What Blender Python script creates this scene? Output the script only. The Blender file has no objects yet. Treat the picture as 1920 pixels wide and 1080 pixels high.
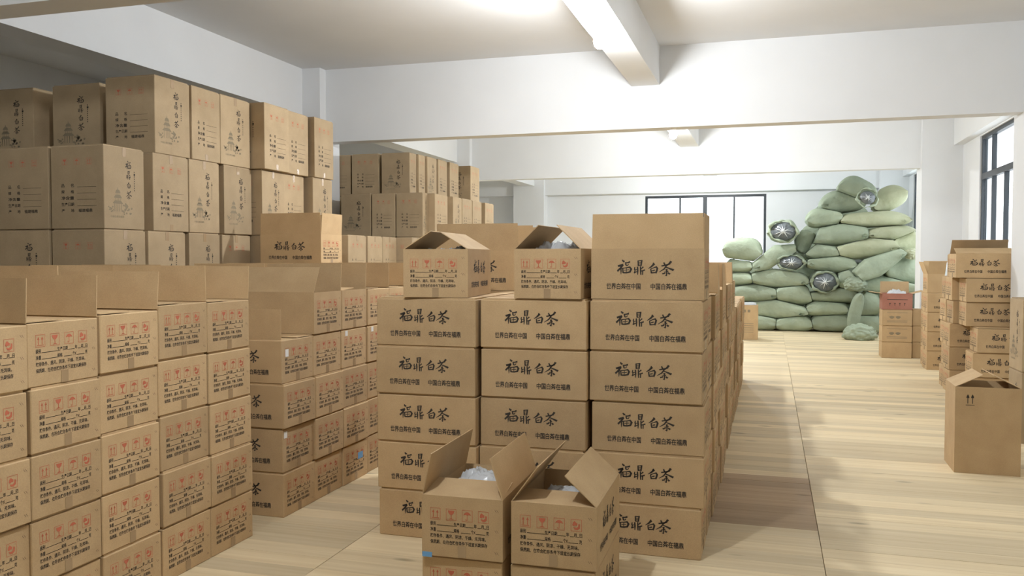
import bpy, bmesh, math, random
from mathutils import Vector, Matrix, Euler, noise
R = math.radians
rnd = random.Random(7)
sc = bpy.context.scene
col = sc.collection

# ------------------------------------------------------------ camera, world, exposure
cam_d = bpy.data.cameras.new('camera'); cam = bpy.data.objects.new('camera', cam_d); col.objects.link(cam)
cam_d.sensor_width = 36.0; cam_d.lens = 30.0; cam_d.clip_start = 0.05; cam_d.clip_end = 200
cam.location = (0, 0, 1.55); cam.rotation_euler = (R(90 - 2.0045), 0, R(16.788))
sc.camera = cam
w = bpy.data.worlds.new('world'); sc.world = w; w.use_nodes = True
bg = w.node_tree.nodes['Background']; bg.inputs[0].default_value = (0.93, 0.96, 1.0, 1); bg.inputs[1].default_value = 3.6
sc.view_settings.view_transform = 'Standard'; sc.view_settings.look = 'None'
sc.view_settings.gamma = 1.0; sc.view_settings.use_curve_mapping = False
sc.view_settings.exposure = 0.15
sc.cycles.use_denoising = True
sc.cycles.max_bounces = 8; sc.cycles.diffuse_bounces = 5; sc.cycles.transparent_max_bounces = 12
sc.cycles.sample_clamp_indirect = 6.0
LAMP_STRENGTH = 1500.0

# ------------------------------------------------------------ materials
def newmat(name):
    m = bpy.data.materials.new(name); m.use_nodes = True
    nt = m.node_tree; b = nt.nodes['Principled BSDF']
    return m, nt, b
def N(nt, t, **kw):
    n = nt.nodes.new(t)
    for k, v in kw.items(): setattr(n, k, v)
    return n
def plain(name, c, rough=0.7, metal=0.0, spec=0.3):
    m, nt, b = newmat(name)
    b.inputs['Base Color'].default_value = (*c, 1); b.inputs['Roughness'].default_value = rough
    b.inputs['Metallic'].default_value = metal; b.inputs['Specular IOR Level'].default_value = spec
    return m
def ramp(nt, fac, c0, c1, p0=0.3, p1=0.7):
    r = N(nt, 'ShaderNodeValToRGB'); r.color_ramp.elements[0].position = p0; r.color_ramp.elements[1].position = p1
    r.color_ramp.elements[0].color = (*c0, 1); r.color_ramp.elements[1].color = (*c1, 1)
    nt.links.new(fac, r.inputs[0]); return r.outputs[0]
def cardboard(name, c0, c1, vary=0.10):
    m, nt, b = newmat(name); L = nt.links
    tc = N(nt, 'ShaderNodeTexCoord'); oi = N(nt, 'ShaderNodeObjectInfo')
    add = N(nt, 'ShaderNodeVectorMath', operation='ADD'); L.new(tc.outputs['Object'], add.inputs[0])
    sc_ = N(nt, 'ShaderNodeVectorMath', operation='SCALE'); sc_.inputs[0].default_value = (13, 7, 5); L.new(oi.outputs['Random'], sc_.inputs['Scale'])
    L.new(sc_.outputs[0], add.inputs[1])
    n1 = N(nt, 'ShaderNodeTexNoise'); n1.inputs['Scale'].default_value = 7; n1.inputs['Detail'].default_value = 5; L.new(add.outputs[0], n1.inputs['Vector'])
    colr = ramp(nt, n1.outputs[0], c0, c1)
    n2 = N(nt, 'ShaderNodeTexNoise'); n2.inputs['Scale'].default_value = 260; n2.inputs['Detail'].default_value = 2; L.new(add.outputs[0], n2.inputs['Vector'])
    hsv = N(nt, 'ShaderNodeHueSaturation')
    mr = N(nt, 'ShaderNodeMapRange'); mr.inputs[3].default_value = 1 - vary; mr.inputs[4].default_value = 1 + vary
    L.new(oi.outputs['Random'], mr.inputs[0])
    mr2 = N(nt, 'ShaderNodeMapRange'); mr2.inputs[1].default_value = .3; mr2.inputs[2].default_value = .7; mr2.inputs[3].default_value = .93; mr2.inputs[4].default_value = 1.07
    L.new(n2.outputs[0], mr2.inputs[0])
    mul = N(nt, 'ShaderNodeMath', operation='MULTIPLY'); L.new(mr.outputs[0], mul.inputs[0]); L.new(mr2.outputs[0], mul.inputs[1])
    L.new(mul.outputs[0], hsv.inputs['Value']); L.new(colr, hsv.inputs['Color']); L.new(hsv.outputs[0], b.inputs['Base Color'])
    b.inputs['Roughness'].default_value = .82; b.inputs['Specular IOR Level'].default_value = .2
    wv = N(nt, 'ShaderNodeTexWave'); wv.inputs['Scale'].default_value = 22; wv.inputs['Distortion'].default_value = .6; wv.bands_direction = 'DIAGONAL'
    L.new(tc.outputs['Object'], wv.inputs['Vector'])
    bp = N(nt, 'ShaderNodeBump'); bp.inputs['Strength'].default_value = .05; bp.inputs['Distance'].default_value = .002
    L.new(n1.outputs[0], bp.inputs['Height']); L.new(bp.outputs[0], b.inputs['Normal'])
    return m
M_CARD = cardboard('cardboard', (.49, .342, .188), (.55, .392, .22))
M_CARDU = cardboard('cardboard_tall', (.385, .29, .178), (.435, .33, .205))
M_INK = plain('black_ink', (.045, .038, .032), .8)
M_INKG = plain('grey_ink', (.25, .205, .135), .8)
M_RED = plain('red_ink', (.52, .15, .085), .8)
M_REDCARD = cardboard('red_card', (.34, .15, .11), (.40, .19, .14))
M_TAPE = plain('packing_tape', (.39, .275, .16), .25, spec=.5)
M_STICK = plain('white_sticker', (.85, .85, .83), .5)
M_BLUE = plain('blue_sticker', (.16, .38, .68), .5)
def wall_mat(name, c):
    m, nt, b = newmat(name); L = nt.links
    g = N(nt, 'ShaderNodeNewGeometry')
    n1 = N(nt, 'ShaderNodeTexNoise'); n1.inputs['Scale'].default_value = 1.6; n1.inputs['Detail'].default_value = 6; L.new(g.outputs['Position'], n1.inputs['Vector'])
    d = tuple(x * .965 for x in c)
    L.new(ramp(nt, n1.outputs[0], d, c), b.inputs['Base Color'])
    n2 = N(nt, 'ShaderNodeTexNoise'); n2.inputs['Scale'].default_value = 60; L.new(g.outputs['Position'], n2.inputs['Vector'])
    bp = N(nt, 'ShaderNodeBump'); bp.inputs['Strength'].default_value = .08; bp.inputs['Distance'].default_value = .004
    L.new(n2.outputs[0], bp.inputs['Height']); L.new(bp.outputs[0], b.inputs['Normal'])
    b.inputs['Roughness'].default_value = .9; b.inputs['Specular IOR Level'].default_value = .1
    return m
M_WALL = wall_mat('white_plaster', (.80, .82, .84))
M_CEIL = wall_mat('ceiling_plaster', (.755, .765, .775))
def pine(name, c0, c1):
    m, nt, b = newmat(name); L = nt.links
    g = N(nt, 'ShaderNodeNewGeometry'); sp = N(nt, 'ShaderNodeSeparateXYZ'); L.new(g.outputs['Position'], sp.inputs[0])
    def fl(src, off, div):
        a = N(nt, 'ShaderNodeMath', operation='ADD'); a.inputs[1].default_value = off; L.new(src, a.inputs[0])
        d = N(nt, 'ShaderNodeMath', operation='DIVIDE'); d.inputs[1].default_value = div; L.new(a.outputs[0], d.inputs[0])
        f = N(nt, 'ShaderNodeMath', operation='FLOOR'); L.new(d.outputs[0], f.inputs[0]); return f.outputs[0]
    cb = N(nt, 'ShaderNodeCombineXYZ'); L.new(fl(sp.outputs[0], 2.16, 2.44), cb.inputs[0]); L.new(fl(sp.outputs[1], 0.0, .15), cb.inputs[1])
    wn = N(nt, 'ShaderNodeTexWhiteNoise', noise_dimensions='3D'); L.new(cb.outputs[0], wn.inputs['Vector'])
    mp = N(nt, 'ShaderNodeVectorMath', operation='MULTIPLY'); mp.inputs[1].default_value = (.9, 26, 1); L.new(g.outputs['Position'], mp.inputs[0])
    ad = N(nt, 'ShaderNodeVectorMath', operation='ADD'); L.new(mp.outputs[0], ad.inputs[0])
    s2 = N(nt, 'ShaderNodeVectorMath', operation='SCALE'); L.new(wn.outputs['Color'], s2.inputs[0]); s2.inputs['Scale'].default_value = 40; L.new(s2.outputs[0], ad.inputs[1])
    n1 = N(nt, 'ShaderNodeTexNoise'); n1.inputs['Scale'].default_value = 1.0; n1.inputs['Detail'].default_value = 5; n1.inputs['Distortion'].default_value = .4; L.new(ad.outputs[0], n1.inputs['Vector'])
    base = ramp(nt, n1.outputs[0], c0, c1, .35, .65)
    # knots
    mp2 = N(nt, 'ShaderNodeVectorMath', operation='MULTIPLY'); mp2.inputs[1].default_value = (1.5, 4.5, 1); L.new(g.outputs['Position'], mp2.inputs[0])
    vo = N(nt, 'ShaderNodeTexVoronoi'); vo.inputs['Scale'].default_value = 1.1; L.new(mp2.outputs[0], vo.inputs['Vector'])
    kn = N(nt, 'ShaderNodeMapRange'); kn.inputs[1].default_value = .03; kn.inputs[2].default_value = .13; kn.inputs[3].default_value = .45; kn.inputs[4].default_value = 1; L.new(vo.outputs['Distance'], kn.inputs[0])
    tv = N(nt, 'ShaderNodeMapRange'); tv.inputs[3].default_value = .80; tv.inputs[4].default_value = 1.09; L.new(wn.outputs['Value'], tv.inputs[0])
    ml = N(nt, 'ShaderNodeMath', operation='MULTIPLY'); L.new(kn.outputs[0], ml.inputs[0]); L.new(tv.outputs[0], ml.inputs[1])
    hs = N(nt, 'ShaderNodeHueSaturation'); L.new(base, hs.inputs['Color']); L.new(ml.outputs[0], hs.inputs['Value'])
    L.new(hs.outputs[0], b.inputs['Base Color']); b.inputs['Roughness'].default_value = .62; b.inputs['Specular IOR Level'].default_value = .25
    return m
M_PINE = pine('pale_pine', (.68, .55, .345), (.77, .645, .43))
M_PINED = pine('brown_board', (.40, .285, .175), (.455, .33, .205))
M_FRAME = plain('dark_window_frame', (.045, .052, .06), .45)
def glass_mat():
    m = bpy.data.materials.new('window_glass'); m.use_nodes = True; nt = m.node_tree; nt.nodes.clear()
    o = N(nt, 'ShaderNodeOutputMaterial'); t = N(nt, 'ShaderNodeBsdfTransparent'); t.inputs[0].default_value = (.93, .95, .95, 1)
    g = N(nt, 'ShaderNodeBsdfGlossy'); g.inputs['Roughness'].default_value = .03; mx = N(nt, 'ShaderNodeMixShader'); mx.inputs[0].default_value = .05
    nt.links.new(t.outputs[0], mx.inputs[1]); nt.links.new(g.outputs[0], mx.inputs[2]); nt.links.new(mx.outputs[0], o.inputs[0]); return m
M_GLASS = glass_mat()
def sack_mat(name, c0, c1):
    m, nt, b = newmat(name); L = nt.links
    tc = N(nt, 'ShaderNodeTexCoord'); n1 = N(nt, 'ShaderNodeTexNoise'); n1.inputs['Scale'].default_value = 3; n1.inputs['Detail'].default_value = 5
    oi = N(nt, 'ShaderNodeObjectInfo'); L.new(tc.outputs['Object'], n1.inputs['Vector'])
    hs = N(nt, 'ShaderNodeHueSaturation'); mr = N(nt, 'ShaderNodeMapRange'); mr.inputs[3].default_value = .86; mr.inputs[4].default_value = 1.14
    L.new(oi.outputs['Random'], mr.inputs[0]); L.new(mr.outputs[0], hs.inputs['Value'])
    L.new(ramp(nt, n1.outputs[0], c0, c1), hs.inputs['Color']); L.new(hs.outputs[0], b.inputs['Base Color'])
    b.inputs['Roughness'].default_value = .6; b.inputs['Specular IOR Level'].default_value = .3
    n2 = N(nt, 'ShaderNodeTexNoise'); n2.inputs['Scale'].default_value = 9; n2.inputs['Detail'].default_value = 6; L.new(tc.outputs['Object'], n2.inputs['Vector'])
    bp = N(nt, 'ShaderNodeBump'); bp.inputs['Strength'].default_value = .5; bp.inputs['Distance'].default_value = .04; L.new(n2.outputs[0], bp.inputs['Height']); L.new(bp.outputs[0], b.inputs['Normal'])
    return m
M_SACK = sack_mat('green_woven_sack', (.275, .325, .235), (.35, .405, .30))
M_SACKY = sack_mat('olive_woven_sack', (.37, .39, .255), (.45, .465, .32))
M_LINER = plain('dark_liner_plastic', (.13, .145, .155), .22, spec=.7)
M_STAR = plain('gathered_plastic_glints', (.72, .75, .75), .3, spec=.6)
def plastic_mat():
    m, nt, b = newmat('clear_plastic_bag'); b.inputs['Base Color'].default_value = (.80, .83, .86, 1)
    b.inputs['Roughness'].default_value = .18; b.inputs['Transmission Weight'].default_value = .35; b.inputs['IOR'].default_value = 1.2; b.inputs['Specular IOR Level'].default_value = .7
    return m
M_BAG = plastic_mat()
def emit(name, c, s):
    m = bpy.data.materials.new(name); m.use_nodes = True; nt = m.node_tree; nt.nodes.clear()
    o = N(nt, 'ShaderNodeOutputMaterial'); e = N(nt, 'ShaderNodeEmission'); e.inputs[0].default_value = (*c, 1); e.inputs[1].default_value = s
    nt.links.new(e.outputs[0], o.inputs[0]); return m
M_LAMP = emit('lamp_glow', (.955, .98, 1.0), LAMP_STRENGTH)
M_HOLDER = plain('white_lamp_holder', (.8, .8, .78), .4)

# ------------------------------------------------------------ helpers
def link(name, mesh, mat=None, parent=None, loc=(0, 0, 0), rot=(0, 0, 0), scale=None):
    o = bpy.data.objects.new(name, mesh); col.objects.link(o)
    if mat is not None and not mesh.materials: mesh.materials.append(mat)
    o.location = loc; o.rotation_euler = rot
    if scale: o.scale = scale
    if parent is not None: o.parent = parent
    if name.startswith('printed'): o['kind'] = 'stuff'
    return o
def empty(name, loc, rot=(0, 0, 0), scale=None):
    o = bpy.data.objects.new(name, None); col.objects.link(o); o.location = loc; o.rotation_euler = rot; o.empty_display_size = .1
    if scale: o.scale = scale
    return o
def tag(o, label, cat, group=None):
    o['label'] = label; o['category'] = cat
    if group: o['group'] = group
    return o
def mesh_from_bm(name, bm, mat=None, smooth=False):
    me = bpy.data.meshes.new(name); bm.to_mesh(me); bm.free()
    if mat: me.materials.append(mat)
    if smooth:
        for p in me.polygons: p.use_smooth = True
    return me
def add_box(bm, x0, x1, y0, y1, z0, z1):
    vs = [bm.verts.new(p) for p in ((x0, y0, z0), (x1, y0, z0), (x1, y1, z0), (x0, y1, z0), (x0, y0, z1), (x1, y0, z1), (x1, y1, z1), (x0, y1, z1))]
    for f in ((0, 3, 2, 1), (4, 5, 6, 7), (0, 1, 5, 4), (1, 2, 6, 5), (2, 3, 7, 6), (3, 0, 4, 7)): bm.faces.new([vs[i] for i in f])
def box_mesh(name, x0, x1, y0, y1, z0, z1, mat=None, bevel=0.0):
    bm = bmesh.new(); add_box(bm, x0, x1, y0, y1, z0, z1)
    if bevel: bmesh.ops.bevel(bm, geom=bm.edges[:], offset=bevel, segments=1, affect='EDGES')
    return mesh_from_bm(name, bm, mat)
def struct(name, x0, x1, y0, y1, z0, z1, mat, parent=None, bevel=0):
    o = link(name, box_mesh(name, x0, x1, y0, y1, z0, z1, mat, bevel), None, parent)
    if parent is None: o['kind'] = 'structure'
    return o
ORD = ['first', 'second', 'third', 'fourth', 'fifth', 'sixth', 'seventh', 'eighth', 'ninth', 'tenth', 'eleventh', 'twelfth', 'thirteenth', 'fourteenth', 'fifteenth', 'sixteenth', 'seventeenth', 'eighteenth', 'nineteenth', 'twentieth']

# ------------------------------------------------------------ room
XL, XR, YN, YF, ZC = -8.8, 3.0, -7.5, 21.5, 3.98
ZB, ZL, ZM = 3.05, 3.39, 3.54
struct('ceiling', XL - .2, XR + .25, YN - .2, YF + .2, ZC, ZC + .15, M_CEIL)
struct('wall_left', XL - .2, XL, YN - .2, YF + .2, 0, ZC, M_WALL)
struct('wall_near', XL, XR, YN - .2, YN, 0, ZC, M_WALL)
# right wall with window openings
WINS = [(12.3, 14.32), (16.6, 20.5)]
SILL, WTOP = .9, 3.37
bm = bmesh.new(); ys = [YN]
for a, b_ in WINS: ys += [a, b_]
ys.append(YF + .2)
for i in range(0, len(ys), 2): add_box(bm, XR, XR + .22, ys[i], ys[i + 1], 0, ZC)
for a, b_ in WINS:
    add_box(bm, XR, XR + .22, a, b_, 0, SILL); add_box(bm, XR, XR + .22, a, b_, WTOP, ZC)
o = link('wall_right', mesh_from_bm('wall_right', bm, M_WALL)); o['kind'] = 'structure'
# back wall with a window
BWX0, BWX1, BWT = -3.0, -.09, 3.10
bm = bmesh.new()
add_box(bm, XL, BWX0, YF, YF + .2, 0, ZC); add_box(bm, BWX1, XR, YF, YF + .2, 0, ZC)
add_box(bm, BWX0, BWX1, YF, YF + .2, 0, SILL); add_box(bm, BWX0, BWX1, YF, YF + .2, BWT, ZC)
o = link('wall_back', mesh_from_bm('wall_back', bm, M_WALL)); o['kind'] = 'structure'
# cross beams, long beams, columns
for nm, y0, y1 in (('trim_1', 4.03, 4.26), ('trim_2', 9.95, 10.18), ('trim_3', 15.62, 15.85)):
    struct(nm, XL, XR, y0, y1, ZB, ZC, M_WALL)
struct('trim_4', XL, XR, 21.22, YF, 3.16, ZC, M_WALL)
cross = [(YN, 4.03), (4.26, 9.95), (10.18, 15.62), (15.85, 21.22)]
k = 5
for y0, y1 in cross:
    struct('trim_%d' % k, -6.10, -5.773, y0, y1, ZL, ZC, M_WALL); k += 1
    struct('trim_%d' % k, -1.55, -1.23, y0, y1, ZM, ZC, M_WALL); k += 1
    struct('trim_%d' % k, 2.86, XR, y0, y1, ZL, ZC, M_WALL); k += 1
for y0, y1, zt in ((3.9, 4.4, ZB), (9.8, 10.31, ZB), (15.48, 16.0, ZB), (21.1, YF, 3.16)):
    bm = bmesh.new(); add_box(bm, -6.33, -5.52, y0, y1, 0, ZC - .001)
    o = link('trim_%d' % k, mesh_from_bm('column', bm, M_WALL)); o['kind'] = 'structure'; k += 1
    bm = bmesh.new(); add_box(bm, 2.48 if y0 < 10 else 2.39, XR, y0, y1, 0, ZC - .001)
    o = link('trim_%d' % k, mesh_from_bm('column', bm, M_WALL)); o['kind'] = 'structure'; k += 1
# windows
def window_x(n, y0, y1, mulls_top, mulls_low):
    root = empty('window_%d' % n, (XR + .06, y0, SILL)); root['kind'] = 'structure'
    H = WTOP - SILL; W = y1 - y0; t = .055; tr = 2.72 - SILL
    def bar(nm, ya, yb, za, zb, d=.035): link(nm, box_mesh(nm, -d, d, ya, yb, za, zb, M_FRAME), None, root)
    bar('window_frame', 0, t, 0, H); bar('window_frame', W - t, W, 0, H); bar('window_frame', t, W - t, H - t, H); bar('window_frame', t, W - t, 0, t)
    bar('transom', t, W - t, tr, tr + .09)
    pts = [t] + [m * W for m in mulls_top] + [W - t]
    for m in mulls_top: bar('mullion', m * W - .02, m * W + .02, tr + .09, H - t, .03)
    for a, b_ in zip(pts, pts[1:]): link('pane', box_mesh('pane', -.003, .003, a, b_, tr + .09, H - t, M_GLASS), None, root)
    pts = [t] + [m * W for m in mulls_low] + [W - t]
    for m in mulls_low: bar('mullion', m * W - .02, m * W + .02, t, tr, .03)
    for a, b_ in zip(pts, pts[1:]): link('pane', box_mesh('pane', -.003, .003, a, b_, t, tr, M_GLASS), None, root)
window_x(1, *WINS[0], [.70], [.36, .69])
window_x(2, *WINS[1], [.3, .65], [.3, .65])
root = empty('window_3', (BWX0, YF + .06, SILL)); root['kind'] = 'structure'
W = BWX1 - BWX0; H = BWT - SILL; t = .06
def bar(nm, xa, xb, za, zb, d=.035): link(nm, box_mesh(nm, xa, xb, -d, d, za, zb, M_FRAME), None, root)
bar('window_frame', 0, t, 0, H); bar('window_frame', W - t, W, 0, H); bar('window_frame', t, W - t, H - t, H); bar('window_frame', t, W - t, 0, t)
mm = [(.86, .02), (1.465, .05), (2.16, .02)]
for x, hw in mm: bar('mullion', x - hw, x + hw, t, H - t)
pts = [t] + [m[0] for m in mm] + [W - t]
for a, b_ in zip(pts, pts[1:]): link('pane', box_mesh('pane', a, b_, -.003, .003, t, H - t, M_GLASS), None, root)

# floor: a slab and boards laid across the room
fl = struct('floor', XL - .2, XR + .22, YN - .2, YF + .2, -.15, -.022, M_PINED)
SEC = [(-4.60, -2.16), (-2.16, .28), (.28, 2.72)]
PW = .15; gap = .0006
plank_mesh = {}
def plank(x0, x1, y, mat, key):
    kk = (round(x1 - x0, 3), key)
    if kk not in plank_mesh: plank_mesh[kk] = box_mesh('plank', gap * 3, x1 - x0 - gap * 3, gap, PW - gap, -.022, 0, mat, .0006)
    link('plank', plank_mesh[kk], None, fl, (x0, y, rnd.uniform(-.0008, .0004)))
for i in range(17, 88):
    y = i * PW
    for s, (x0, x1) in enumerate(SEC):
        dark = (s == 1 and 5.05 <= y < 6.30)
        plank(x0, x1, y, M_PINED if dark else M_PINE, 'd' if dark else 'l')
bm = bmesh.new()
for i in range(int(YN / PW), int(YF / PW) + 1):
    y = i * PW
    for x0, x1 in ((XL, -7.04), (-7.04, -4.60), (-4.60, -2.16), (-2.16, .28), (.28, 2.72), (2.72, XR)):
        if 17 <= i < 88 and (x0, x1) in SEC: continue
        add_box(bm, x0 + gap, x1 - gap, y + gap, min(y + PW, YF) - gap, -.022, -.0005)
o = link('far_planks', mesh_from_bm('far_planks', bm, M_PINE), None, fl); o['kind'] = 'stuff'

# lamps: bulbs fixed under the long middle beam
def lathe(name, prof, mat, seg=20, smooth=True):
    bm = bmesh.new(); rings = []
    for r, z in prof:
        rings.append([bm.verts.new((r * math.cos(a), r * math.sin(a), z)) for a in [2 * math.pi * i / seg for i in range(seg)]])
    for a, b_ in zip(rings, rings[1:]):
        for i in range(seg): bm.faces.new((a[i], a[(i + 1) % seg], b_[(i + 1) % seg], b_[i]))
    bm.faces.new(rings[0][::-1]); bm.faces.new(rings[-1])
    bmesh.ops.recalc_face_normals(bm, faces=bm.faces[:])
    return mesh_from_bm(name, bm, mat, smooth)
HOLD = lathe('lamp_holder', [(.045, 0), (.045, -.012), (.022, -.02), (.022, -.06), (.018, -.065)], M_HOLDER)
M_LAMP0 = emit('dim_lamp_glow', (.955, .98, 1.0), LAMP_STRENGTH * .70)
BPROF = [(.016, -.066), (.03, -.085), (.052, -.12), (.06, -.155), (.052, -.19), (.03, -.213), (.005, -.22)]
BULB = lathe('bulb', BPROF, M_LAMP); BULB0 = lathe('bulb', BPROF, M_LAMP0)
for y, lab in ((2.2, 'lit bulb under the middle beam, behind the photographer'), (7.2, 'glaring lit bulb under the nearest visible part of the middle beam'),
               (12.9, 'lit bulb under the middle beam just beyond the wide white cross beam'), (18.6, 'farthest lit bulb, under the middle beam near the sacks')):
    l = empty('ceiling_bulb', (-1.39, y, ZM)); tag(l, lab, 'lamp', 'bulbs along the middle beam')
    link('lamp_holder', HOLD, None, l); link('bulb', BULB0 if y < 4 else BULB, None, l)

# ------------------------------------------------------------ printing: lettering built as thin flat meshes
def text_verts(s, size, offset=0.0, width=None, align='LEFT'):
    cu = bpy.data.curves.new('t', 'FONT'); cu.body = s; cu.size = size; cu.offset = offset; cu.resolution_u = 1; cu.align_x = align
    ob = bpy.data.objects.new('t', cu); col.objects.link(ob)
    dg = bpy.context.evaluated_depsgraph_get(); ev = ob.evaluated_get(dg); me = ev.to_mesh()
    vs = [tuple(v.co[:2]) for v in me.vertices]; fs = [tuple(p.vertices) for p in me.polygons]
    ev.to_mesh_clear(); bpy.data.objects.remove(ob); bpy.data.curves.remove(cu)
    return vs, fs
class Print:
    def __init__(s): s.v = []; s.f = []
    def add(s, vs, fs, T=lambda p: p):
        n = len(s.v); s.v += [T(p) for p in vs]; s.f += [tuple(i + n for i in f) for f in fs]
    def text(s, t, x, y, h, w=None, bold=.012):
        vs, fs = text_verts(t, 1.0, bold)
        if not vs: return
        x0 = min(p[0] for p in vs); x1 = max(p[0] for p in vs)
        kx = (w / (x1 - x0)) if w else h; s.add(vs, fs, lambda p: (x + (p[0] - x0) * kx, y + p[1] * h))
    def rect(s, x0, y0, x1, y1): s.add([(x0, y0), (x1, y0), (x1, y1), (x0, y1)], [(0, 1, 2, 3)])
    def poly(s, pts): s.add(pts, [tuple(range(len(pts)))])
    def frame(s, x0, y0, x1, y1, t):
        s.rect(x0, y0, x1, y0 + t); s.rect(x0, y1 - t, x1, y1); s.rect(x0, y0 + t, x0 + t, y1 - t); s.rect(x1 - t, y0 + t, x1, y1 - t)
    def stroke(s, pts, ws, T=lambda p: p):
        # brush stroke with a width per point
        n = len(pts); L = []; Rr = []
        for i, (x, y) in enumerate(pts):
            a = pts[max(i - 1, 0)]; b = pts[min(i + 1, n - 1)]
            d = Vector((b[0] - a[0], b[1] - a[1])); d.normalize(); q = Vector((-d.y, d.x)) * ws[i] * .5
            e = Vector((0, 0))
            if i == 0: e = -d * ws[i] * .25
            if i == n - 1: e = d * ws[i] * .3
            L.append((x + q.x + e.x, y + q.y + e.y)); Rr.append((x - q.x + e.x * .2, y - q.y + e.y * .2))
        vs = L + Rr; fs = [(i, i + 1, n + i + 1, n + i) for i in range(n - 1)]
        s.add(vs, fs, T)
    def mesh(s, name, mat):
        me = bpy.data.meshes.new(name); me.from_pydata([(p[0], p[1], 0) for p in s.v], [], s.f); me.update(); me.materials.append(mat)
        return me
# brush characters, traced in a 1920x960 field
BR = {
 'fu': [([(428, 228), (468, 262)], [22, 40]), ([(336, 362), (390, 348), (445, 330)], [34, 40, 36]), ([(440, 335), (390, 405), (322, 470)], [38, 32, 34]),
        ([(400, 395), (402, 470), (398, 545)], [20, 26, 8]), ([(415, 405), (440, 425)], [12, 22]), ([(492, 292), (550, 284), (600, 270)], [26, 22, 36]),
        ([(505, 312), (522, 352)], [30, 22]), ([(522, 350), (560, 340), (572, 312)], [16, 18, 14]),
        ([(440, 405), (445, 460), (452, 512)], [22, 24, 28]), ([(442, 408), (520, 398), (600, 382)], [18, 18, 26]), ([(598, 380), (632, 425), (605, 492)], [26, 42, 30]),
        ([(452, 508), (530, 508), (605, 490)], [24, 26, 30]), ([(470, 455), (580, 442)], [13, 13]), ([(524, 398), (520, 505)], [13, 13])],
 'ding': [([(788, 238), (795, 352)], [22, 28]), ([(790, 245), (880, 236)], [16, 22]), ([(874, 236), (856, 350)], [26, 26]), ([(800, 280), (862, 275)], [11, 11]),
          ([(800, 315), (858, 310)], [11, 11]), ([(795, 350), (858, 345)], [14, 14]), ([(775, 378), (782, 460), (778, 550)], [26, 28, 14]), ([(715, 385), (708, 440)], [18, 24]),
          ([(705, 442), (775, 434)], [14, 12]), ([(722, 440), (712, 505)], [18, 24]), ([(700, 510), (770, 478)], [26, 12]), ([(842, 368), (846, 460), (852, 550)], [22, 26, 22]),
          ([(905, 378), (855, 425)], [26, 14]), ([(850, 475), (940, 446)], [18, 26]), ([(896, 455), (892, 550)], [22, 20])],
 'bai': [([(1128, 292), (1150, 326)], [26, 38]), ([(1142, 318), (1090, 370), (1018, 416)], [38, 30, 8]), ([(1074, 418), (1082, 470), (1092, 515)], [20, 26, 28]),
         ([(1075, 422), (1140, 396), (1200, 376)], [16, 16, 26]), ([(1198, 374), (1222, 410), (1205, 470), (1192, 512)], [26, 36, 34, 24]), ([(1092, 508), (1195, 500)], [22, 20]), ([(1108, 462), (1162, 450)], [20, 22])],
 'cha': [([(1318, 356), (1410, 336), (1505, 308)], [24, 22, 24]), ([(1364, 282), (1398, 345)], [24, 30]), ([(1524, 258), (1490, 300), (1435, 345)], [42, 32, 16]),
         ([(1432, 340), (1370, 425), (1262, 490)], [24, 26, 8]), ([(1395, 378), (1470, 402), (1578, 446)], [14, 24, 40]), ([(1408, 442), (1445, 440)], [22, 26]),
         ([(1424, 428), (1432, 500), (1428, 568)], [24, 24, 20]), ([(1375, 492), (1465, 470)], [14, 18]), ([(1338, 528), (1400, 512)], [28, 20]), ([(1460, 506), (1496, 532)], [24, 36]), ([(1398, 556), (1430, 572)], [14, 16])],
}
CL, CW, CH = .583, .364, .2655      # standard carton; layers sit PITCH apart
PITCH = .267
def long_prints():
    p = Print()
    def T(q):     # crop pixel -> face metres (x from left, y from bottom)
        px = 1130 + q[0] / 12; py = 470 + q[1] / 12
        return ((px - 1106) / 212 * CL, (1 - (py - 467) / 94.5) * CH)
    for ch in BR.values():
        for pts, ws in ch:
            q = [T(a) for a in pts]; p.stroke(q, [x / 12 / 212 * CL * 1.25 for x in ws])
    p.text('世界白茶在中国', .14 * CL, .205 * CH, .034, .306 * CL, .022); p.text('中国白茶在福鼎', .535 * CL, .205 * CH, .034, .315 * CL, .022)
    return p.mesh('printed_lettering', M_INK)
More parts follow.
